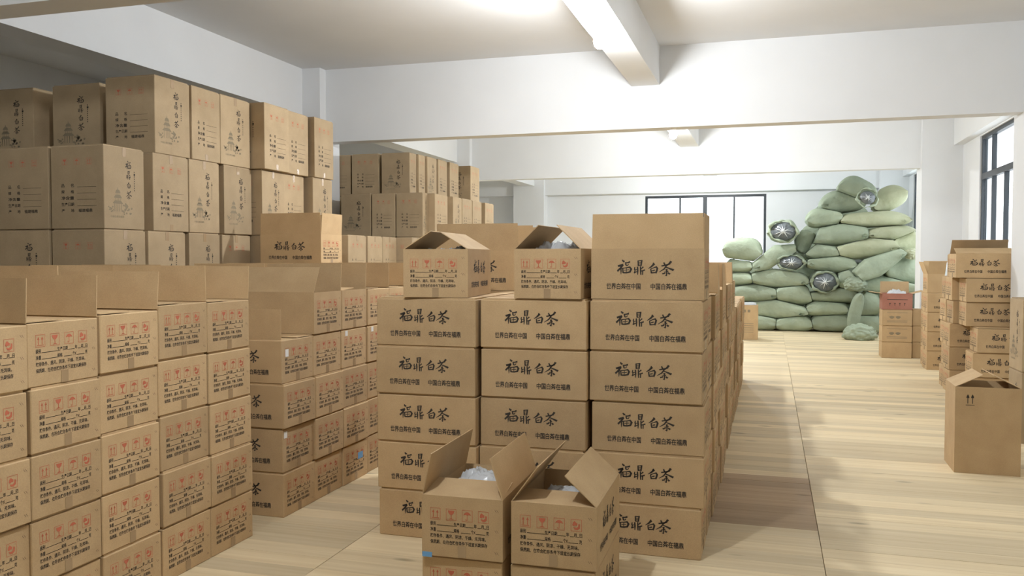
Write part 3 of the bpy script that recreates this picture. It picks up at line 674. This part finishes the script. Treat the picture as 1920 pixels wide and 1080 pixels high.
# big open carton on the floor at right and the carton cut by the frame
KB = Kind(.425, .40, .627, M_CARD, 'tall_carton')
r = carton('big open carton with two black arrows standing alone on the floor at right', None, 1.297 + .2125, 6.79 + .20, 0, -1, (), {'left': 27, 'right': 27, 'front': -80, 'back': -60}, KB, None, (), jit=False)
ar = Print()
for cx_ in (.082, .112):
    ar.rect(cx_ - .0025, .505, cx_ + .0025, .55); ar.poly([(cx_ - .010, .545), (cx_ + .010, .545), (cx_ + .007, .56), (cx_, .572), (cx_ - .007, .56)])
ar.rect(.068, .492, .126, .496)
loc, rot = face_tf(KB, 'front'); link('printed_arrows', ar.mesh('printed_arrows', M_INK), None, r, loc, rot)
tall('tall carton at right photo edge, in front of the right wall stack', None, 2.02 + .45, 8.0, .60, .45, .40, .61, ('front:b', 'left:b'), jit=False)
tall('carton under the tall one at right photo edge', None, 2.02 + .45, 8.0, 0, .45, .40, .598, ('front:t', 'left:b'), jit=False)
# lone carton by the sacks
KL = Kind(.36, .40, .655, M_CARD, 'tall_carton')
r = carton('lone carton with white paper on top between centre block and sacks', None, -.38, 17.0, 0, 0, (), None, KL, None, (), jit=False)
mk = Print()
for j in range(5): mk.rect(.08, .30 - .04 * j, .28, .31 - .04 * j)
for cx_ in (.09, .17): mk.poly([(cx_, .52), (cx_ + .05, .52), (cx_ + .05, .57), (cx_, .57)])
loc, rot = face_tf(KL, 'front'); link('printed_lettering', mk.mesh('printed_lettering', M_INKG), None, r, loc, rot)

# ------------------------------------------------------------ plastic bags
def bag_mesh(seed, a, b, h, rough=.25):
    bm = bmesh.new(); nu, nv = 36, 48; off = Vector((seed * 7.3, seed * 3.1, seed)); g = []
    for i in range(nu + 1):
        row = []
        for j in range(nv + 1):
            u = -1 + 2 * i / nu; v = -1 + 2 * j / nv
            f = max(0, (1 - abs(u) ** 5)) * max(0, (1 - abs(v) ** 5)); p = Vector((u * 1.3, v * 1.3 * b / a, 0))
            n_ = .5 * noise.noise(p * 1.3 + off) - .55 * abs(noise.noise(p * 2.4 + off)) + .3 * abs(noise.noise(p * 6 + off)) + .12 * noise.noise(p * 13 + off)
            row.append(bm.verts.new((u * a, v * b, .004 + h * f ** .35 * (.92 + rough * .55 * n_))))
        g.append(row)
    for i in range(nu):
        for j in range(nv): bm.faces.new((g[i][j], g[i + 1][j], g[i + 1][j + 1], g[i][j + 1]))
    rim = [g[i][0] for i in range(nu + 1)] + [g[nu][j] for j in range(1, nv + 1)] + [g[i][nv] for i in range(nu - 1, -1, -1)] + [g[0][j] for j in range(nv - 1, 0, -1)]
    lo = [bm.verts.new((v.co.x, v.co.y, 0)) for v in rim]; n2_ = len(rim)
    for i in range(n2_): bm.faces.new((rim[i], lo[i], lo[(i + 1) % n2_], rim[(i + 1) % n2_]))
    bm.faces.new(lo); bmesh.ops.recalc_face_normals(bm, faces=bm.faces[:])
    return mesh_from_bm('plastic_bag', bm, M_BAG, True)
def bag(label, x, y, z, a, b, h, seed, rough=.5, rz=0):
    o = link('plastic_bag', bag_mesh(seed, a, b, h, rough), None, None, (x, y, z), (0, 0, R(rz))); tag(o, label, 'plastic bag', 'clear plastic bags'); return o
bag('crumpled white plastic bag filling the left front open carton', FX[0], FY + .01, PITCH + .01, .160, .20, .285, 1)
bag('grey plastic bag in the right front open carton', FX[1], FY + .01, PITCH + .01, .160, .20, .235, 2)
bag('shiny plastic bag inside the peaked carton at left on centre block', -1.775, 4.625, Z5 + .01, .150, .19, .27, 3, rz=6)
bag('shiny foil-like bag inside the peaked carton in middle of centre block', -1.118, 4.655, Z5 + .01, .155, .19, .30, 4)
bag('white bag in the open carton behind the red striped stack', 2.392, 13.17, 4 * PITCH + .01, .20, .15, .34, 5)
bag('white bag poking from the reddish open carton before the sacks', 1.90, 14.53, 3 * .2515 + .01, .17, .14, .30, 6)
bag('white plastic bag on the right stack beside the topmost carton', 2.25, 11.37, 5 * PITCH + .002, .2, .14, .26, 7)
bag('crumpled white wrap lying on the lone carton by the sacks', -.38, 17.0, .657, .15, .16, .045, 8)

# ------------------------------------------------------------ green sacks
def sack_mesh(seed, L, D, T, sag=.15, ears=1.0, mat=M_SACK):
    nu, nv = 44, 40; bm = bmesh.new(); off = Vector((seed * 5.7, seed * 2.3, seed * 1.1)); rings = []
    for i in range(nu + 1):
        u = -1 + 2 * i / nu; e = abs(u)
        th = max(0.0, 1 - e ** 3.2) ** .55 * .97 + .03; wd = .90 + .10 * e ** 4 * ears - .10 * max(0, e - .9) * 4
        ring = []
        for j in range(nv):
            a = 2 * math.pi * j / nv; c, s_ = math.cos(a), math.sin(a)
            y = math.copysign(abs(c) ** .75, c) * wd * D / 2; z = math.copysign(abs(s_) ** .8, s_) * th * T / 2
            if z < 0: z *= .82
            z -= sag * T * (e ** 2) * .35
            p = Vector((u * L / 2 * (1 - .04 * abs(c) ** 2 * (1 - e)), y, z))
            n1 = noise.noise(p * 2.2 + off); n2 = noise.noise(Vector((p.x * 3, a * 2.2, 0)) + off)
            pl = math.sin(a * 9 + seed) * max(0, e - .55) * .10 + noise.noise(Vector((u * 2, a * 5, seed))) * max(0, e - .4) * .10
            k_ = 1 + .10 * n1 + .05 * n2 + pl
            p.y *= k_; p.z = p.z * k_ + .03 * T * n1
            p.x += .05 * noise.noise(Vector((a * 1.5, u, seed)) + off) * e * L * .5
            ring.append(bm.verts.new(p))
        rings.append(ring)
    for a, b_ in zip(rings, rings[1:]):
        for j in range(nv): bm.faces.new((a[j], a[(j + 1) % nv], b_[(j + 1) % nv], b_[j]))
    bm.faces.new(rings[0][::-1]); bm.faces.new(rings[-1])
    bmesh.ops.recalc_face_normals(bm, faces=bm.faces[:])
    return mesh_from_bm('sack', bm, mat, True)
def ear_mesh(seed, s, mat):
    # gathered cloth end of a sack
    bm = bmesh.new(); nu, nv = 8, 12; rings = []
    for i in range(nu + 1):
        u = i / nu; ring = []
        for j in range(nv):
            a = 2 * math.pi * j / nv; r_ = (.35 + .75 * u) * s * (1 + .22 * math.sin(a * 4 + seed) * u)
            ring.append(bm.verts.new((u * s * 1.3, r_ * math.cos(a), r_ * .42 * math.sin(a) + .12 * s * math.sin(seed + 3 * a) * u)))
        rings.append(ring)
    for a, b_ in zip(rings, rings[1:]):
        for j in range(nv): bm.faces.new((a[j], a[(j + 1) % nv], b_[(j + 1) % nv], b_[j]))
    return mesh_from_bm('tied_end', bm, mat, True)
def liner_mesh(seed, r):
    bm = bmesh.new(); nr, na = 12, 64; rings = []; rr = random.Random(seed); ph = [rr.uniform(0, 6.28) for _ in range(4)]
    c = bm.verts.new((0, -r * .62, 0))
    for i in range(1, nr + 1):
        t_ = i / nr; ring = []
        for j in range(na):
            a = 2 * math.pi * j / na
            pl = (math.sin(9 * a + ph[0]) + .7 * math.sin(14 * a + ph[1]) + .5 * math.sin(23 * a + ph[2])) * .035 * r * min(1, t_ * 3) * (1.15 - t_)
            y = -r * .62 * math.cos(t_ * 1.5) + pl
            if t_ < .2: y -= r * .10 * (1 - t_ / .2)
            ring.append(bm.verts.new((t_ * r * math.cos(a), y, t_ * r * .86 * math.sin(a))))
        rings.append(ring)
    for j in range(na): bm.faces.new((c, rings[0][j], rings[0][(j + 1) % na]))
    for a, b_ in zip(rings, rings[1:]):
        for j in range(na): bm.faces.new((a[j], b_[j], b_[(j + 1) % na], a[(j + 1) % na]))
    back = bm.verts.new((0, r * .2, 0))
    for j in range(na): bm.faces.new((back, rings[-1][(j + 1) % na], rings[-1][j]))
    bmesh.ops.recalc_face_normals(bm, faces=bm.faces[:])
    return mesh_from_bm('liner', bm, M_LINER, True)
def star_mesh(seed, r):  # pale star on the liner: gathered plastic plus reflections put into its colour
    bm = bmesh.new(); rr = random.Random(seed)
    def wedge(a, l, w_):
        d = Vector((math.cos(a), 0, math.sin(a) * .86)); q = Vector((-math.sin(a), 0, math.cos(a) * .86))
        f = lambda t_: -r * .66 * math.cos(t_ * 1.5)
        p = []
        for t_, ww in ((.02, w_), (l * .5, w_ * .8), (l, w_ * .15)):
            c = d * (t_ * r) + Vector((0, f(t_) - .012 * r, 0)); p.append((c + q * ww * r, c + Vector((0, -.03 * r, 0)), c - q * ww * r))
        vs = [[bm.verts.new(x) for x in t3] for t3 in p]
        for a_, b_ in zip(vs, vs[1:]):
            for k_ in range(2): bm.faces.new((a_[k_], b_[k_], b_[k_ + 1], a_[k_ + 1]))
    n_ = 11
    for i in range(n_): wedge(2 * math.pi * i / n_ + rr.uniform(-.2, .2), rr.uniform(.3, .8), rr.uniform(.03, .05))
    return mesh_from_bm('gather_and_glints', bm, M_STAR, True)
def rim_mesh(seed, r, mat):
    bm = bmesh.new(); na, nb = 48, 10; rings = []
    for j in range(na):
        a = 2 * math.pi * j / na; k_ = 1 + .05 * math.sin(5 * a + seed) + .03 * math.sin(11 * a + seed * 2); ring = []
        th = r * (.10 + .05 * math.sin(3 * a + seed) + .04 * math.sin(7 * a))
        for i in range(nb):
            b_ = 2 * math.pi * i / nb
            rad = r * 1.02 * k_ + th * math.cos(b_); ring.append(bm.verts.new((rad * math.cos(a), th * 1.6 * math.sin(b_) - r * .08 + .06 * r * math.sin(4 * a + seed), rad * .88 * math.sin(a))))
        rings.append(ring)
    for a_, b_ in zip(rings, rings[1:] + rings[:1]):
        for i in range(nb): bm.faces.new((a_[i], b_[i], b_[(i + 1) % nb], a_[(i + 1) % nb]))
    bmesh.ops.recalc_face_normals(bm, faces=bm.faces[:])
    return mesh_from_bm('mouth_rim', bm, mat, True)

# place by direction from the camera at a given depth plane (real metres from here on)
CAMM = Euler(cam.rotation_euler).to_matrix()
def at(px, py, y):
    d = CAMM @ Vector(((px - 960) / 1600, -(py - 540) / 1600, -1)); t_ = y / d.y
    return Vector((0, 0, 1.55)) + d * t_
SB = lambda x, y: (1340 + x / 3, 300 + y / 3)
sacks = [ # crop box, tilt, depth plane, material, label
 ((600, 170, 850, 292), 6, 19.35, 0, 'green sack under the topmost sacks, left side'),
 ((522, 275, 718, 375), 4, 19.25, 0, 'small green sack on left edge of upper tower, fourth from top'),
 ((715, 288, 1095, 375), 0, 19.25, 1, 'long yellowish-green sack under the leaning top sack'),
 ((535, 360, 868, 480), 3, 19.2, 0, 'big green sack in the middle tower, level with the loose dark bag'),
 ((868, 372, 1140, 446), 2, 19.2, 1, 'pale yellowish sack at right of tower near the side window'),
 ((690, 444, 1035, 552), 5, 19.15, 1, 'long pale green sack across the tower middle'),
 ((1020, 400, 1160, 515), 0, 19.4, 1, 'pale sack brightly lit by the side window'),
 ((518, 478, 700, 562), 0, 19.2, 0, 'slumped green sack at left of tower middle'),
 ((522, 534, 795, 632), -4, 19.15, 0, 'green sack right above the open sack with dark liner in tower'),
 ((785, 500, 1075, 680), 30, 18.5, 0, 'large tilted green sack leaning across the right of the pile'),
 ((968, 556, 1180, 692), -8, 18.9, 0, 'dark green sack right of the tilted one, above right cartons'),
 ((690, 632, 800, 712), 10, 19.1, 0, 'small green sack end right of the tower open sack'),
 ((815, 662, 1150, 758), -3, 18.85, 0, 'wide dark green sack under the tilted one'),
 ((528, 718, 815, 802), 0, 19.15, 0, 'green sack just below the tower open sack'),
 ((518, 798, 745, 882), 0, 19.15, 0, 'green sack second from floor, tower left part'),
 ((548, 868, 770, 966), 0, 19.15, 0, 'green sack on floor at tower left part'),
 ((800, 752, 940, 882), 4, 18.7, 0, 'crumpled green sack behind the emblem cartons'),
 ((790, 872, 940, 985), 0, 18.7, 0, 'green sack on floor behind the emblem cartons'),
 ((50, 450, 266, 570), -8, 19.2, 0, 'plump green sack at far left top of the pile'),
 ((205, 468, 485, 632), 24, 19.2, 0, 'tilted green sack below the loose open sack'),
 ((205, 615, 525, 722), -4, 19.2, 0, 'long green sack mid height of left pile'),
 ((60, 558, 207, 634), 0, 19.25, 0, 'green sack end at left pile edge, upper of two'),
 ((60, 630, 212, 706), 0, 19.25, 0, 'green sack end at left pile edge, lower of two'),
 ((80, 704, 352, 798), 0, 19.2, 0, 'green sack third from floor at left pile edge'),
 ((345, 704, 552, 812), -6, 19.2, 0, 'green sack third from floor beside the tower'),
 ((150, 792, 525, 892), -3, 19.2, 0, 'long green sack second from floor in left pile'),
 ((100, 868, 348, 960), 0, 19.2, 0, 'green sack on floor at left, behind the lone carton'),
 ((342, 878, 548, 966), 0, 19.2, 0, 'green sack on floor in middle of pile'),
 ((452, 390, 560, 530), 60, 19.6, 0, 'green sack upright behind the loose open sack'),
]
def spans(box, y):
    a = at(*SB(box[0], box[3]), y); b_ = at(*SB(box[2], box[1]), y); return a, b_
opens = [((295, 330, 478, 472), 18.95, 'loose open sack showing dark plastic liner, atop left pile', 15),
         ((345, 528, 517, 626), 18.9, 'open sack with grey liner bulging out, mid left pile', 4),
         ((535, 618, 705, 755), 18.8, 'open sack with dark starred liner in the tower, lower middle', 0)]
tops = [((690, 85, 930, 255), -22, 18.98, 0, 'topmost green sack with torn mouth showing a pale bag'),
        ((878, 128, 1102, 302), 28, 19.5, 1, 'wrinkled olive sack leaning at top right of the pile')]
# every sack is an ellipse in the plane of the pile; neighbours press flat against each other
ell = []
def plan(bx, tilt, y, grow=1.0):
    a, b_ = spans(bx, y - .25); w_ = b_.x - a.x; h_ = b_.z - a.z; t_ = abs(R(tilt)); L_, T_ = w_, h_
    if t_ > .15:
        c, s_ = math.cos(t_), math.sin(t_); den = max(c * c - s_ * s_, .25)
        L_ = max((w_ * c - h_ * s_) / den, h_ * .9); T_ = max((h_ * c - w_ * s_) / den, .42)
    return dict(c=Vector(((a.x + b_.x) / 2, (a.z + b_.z) / 2)), L=L_, T=T_, tilt=R(tilt), y=y, w=w_)
P1 = [plan(q[0], q[1], q[2]) for q in sacks] + [plan(q[0], q[1], q[2]) for q in tops] + [plan(q[0], 0, q[1] + .25) for q in opens]
def supp(e, n):      # half extent of an ellipse along n
    c, s_ = math.cos(e['tilt']), math.sin(e['tilt'])
    u = n.x * c + n.y * s_; v = -n.x * s_ + n.y * c
    return math.hypot(u * e['L'] / 2, v * e['T'] / 2)
def press(me, i, loc, rot):
    """flatten the part of a sack that would push into a neighbour"""
    e = P1[i]; M = Matrix.Translation(loc) @ Euler(rot).to_matrix().to_4x4(); Mi = M.inverted(); planes = []
    for j, f in enumerate(P1):
        if j == i: continue
        d = f['c'] - e['c']
        if d.length > 2.4: continue
        sx = (e['L'] + f['L']) / 2; sz = (e['T'] + f['T']) / 2
        ti = (e['tilt'] + f['tilt']) / 2; c, s_ = math.cos(ti), math.sin(ti)
        u = (d.x * c + d.y * s_) / sx ** 2; v = (-d.x * s_ + d.y * c) / sz ** 2
        n = Vector((u * c - v * s_, u * s_ + v * c))
        if n.length < 1e-6: continue
        n.normalize(); hi, hj = supp(e, n), supp(f, n)
        if d.dot(n) > (hi + hj) * 1.35: continue
        planes.append((n, e['c'].dot(n) + d.dot(n) * hi / (hi + hj) - .004))
    for v in me.vertices:
        p = M @ v.co; q = Vector((p.x, p.z))
        for _ in range(2):
            for n, lim in planes:
                k_ = q.dot(n) - lim
                if k_ > 0: q -= n * k_
        q.y = max(q.y, .004)
        v.co = Mi @ Vector((q.x, p.y, q.y))
    me.update()
def put_sack(i, name, lab, group, mat, seed, grow=1.16):
    e = P1[i]; loc = (e['c'].x, e['y'] + .12, e['c'].y); rot = (0, -e['tilt'], R(rnd.uniform(-3, 3)))
    r = empty(name, loc, rot); tag(r, lab, 'sack', group)
    me = sack_mesh(seed, e['L'] * 1.08, .85, e['T'] * grow * 1.14, mat=mat); press(me, i, loc, rot)
    link('sack_body', me, None, r); return r, e
for i, (bx, tilt, y, m_, lab) in enumerate(sacks):
    mat = (M_SACK, M_SACKY)[m_]
    r, e = put_sack(i, 'green_sack', lab, 'green woven sacks', mat, i + 1)
    if e['w'] > .8:
        sd = rnd.choice((-1, 1)); link('tied_end', ear_mesh(i, e['T'] * .16, mat), None, r, (sd * e['L'] * .40, -.36, -.05), (0, 0, R(-60) if sd > 0 else R(-120)))
i0 = len(sacks)
r, e = put_sack(i0, 'open_sack', tops[0][4], 'opened green sacks', M_SACK, 81)
l = link('liner', liner_mesh(9, .15), None, r, (.22, -.42, -.08)); link('gather_and_glints', star_mesh(9, .15), None, l, scale=(1.2, 1, 1.2)); link('mouth_rim', rim_mesh(9, .19, M_SACK), None, r, (.22, -.38, -.08), (0, 0, 0), (1, 1, 1.1))
put_sack(i0 + 1, 'green_sack', tops[1][4], 'green woven sacks', M_SACKY, 82)
for i, (bx, y, lab, rot) in enumerate(opens):
    a, b_ = spans(bx, y); rx_ = (b_.x - a.x) / 2; rz_ = (b_.z - a.z) / 2; r_ = rx_ * .88; bl_ = .8
    loc = ((a.x + b_.x) / 2, y, (a.z + b_.z) / 2)
    r = empty('open_sack', loc); tag(r, lab, 'sack', 'opened green sacks')
    me = sack_mesh(i + 60, bl_, rx_ * 2.0, rz_ * 2.1, mat=M_SACK); mt = Matrix.Translation((0, bl_ * .5 + .02, 0)) @ Matrix.Rotation(R(90), 4, 'Z'); me.transform(mt)
    press(me, i0 + 2 + i, loc, (0, 0, 0)); link('sack_body', me, None, r)
    sz = rz_ / rx_ / .9
    l = link('liner', liner_mesh(i, r_ * .9), None, r, scale=(1, 1, sz)); link('gather_and_glints', star_mesh(i, r_ * .9), None, l)
    link('mouth_rim', rim_mesh(i, r_ * .95, M_SACK), None, r, (0, 0, 0), (0, R(rot), 0), (1, 1, sz))
# the row behind, seen only through the chinks
for i, (x, z, L_, T_) in enumerate([(-.75, .24, 1.3, .5), (.6, .24, 1.3, .5), (1.9, .24, 1.3, .5), (-.7, .74, 1.25, .48), (.55, .74, 1.25, .48), (1.85, .74, 1.3, .48), (-.45, 1.22, 1.2, .46), (.75, 1.22, 1.2, .46), (2.0, 1.22, 1.25, .46), (1.1, 1.68, 1.25, .45), (2.3, 1.68, 1.1, .45), (1.25, 2.13, 1.2, .44), (2.35, 2.13, 1.0, .44), (1.5, 2.58, 1.2, .44)]):
    me = sack_mesh(i + 110, L_ * .92, .7, T_ * 1.08, sag=0); o = link('green_sack', me, None, None, (x, 20.62, z)); tag(o, 'green sack of the rear row behind the pile', 'sack', 'rear row of sacks')
# collapsed empty sacks at the foot of the tower
def heap(label, bx, y, seed, mat):
    a, b_ = spans(bx, y); bm = bmesh.new(); bmesh.ops.create_icosphere(bm, subdivisions=5, radius=1); off = Vector((seed * 3.7, 1.3 * seed, 2))
    for v in bm.verts:
        d = v.co.copy(); n_ = abs(noise.noise(d * 2.2 + off)) * .9 + abs(noise.noise(d * 5 + off)) * .4 + noise.noise(d * 1.1 + off) * .3
        p = d * (.84 + .24 * n_); v.co = Vector((p.x * (b_.x - a.x) / 2, p.y * .32, p.z * (b_.z - a.z) / 2))
    o = link('crumpled_sack', mesh_from_bm('crumpled_sack', bm, mat, True), None, None, ((a.x + b_.x) / 2, y + .2, (a.z + b_.z) / 2)); tag(o, label, 'sack', 'crumpled empty sacks'); return o
a, b_ = spans((742, 750, 852, 972), 18.0)
r = empty('limp_sack', ((a.x + b_.x) / 2, 18.12, (a.z + b_.z) / 2), (R(6), R(-78), 0)); tag(r, 'limp green sack hanging down the tower beside the emblem cartons', 'sack', 'crumpled empty sacks')
link('sack_body', sack_mesh(91, (b_.z - a.z) * 1.0, .24, (b_.x - a.x) * .75, ears=1.6), None, r)
heap('crumpled green sack with plastic on floor left of emblem cartons', (715, 925, 930, 1042), 17.25, 2, M_SACK)
heap('folded green cloth and plastic right of the tower open sack', (725, 655, 870, 745), 18.25, 3, M_SACK)
heap('pale torn sack mouth above the dark right sack', (1065, 495, 1170, 565), 18.3, 4, M_SACKY)
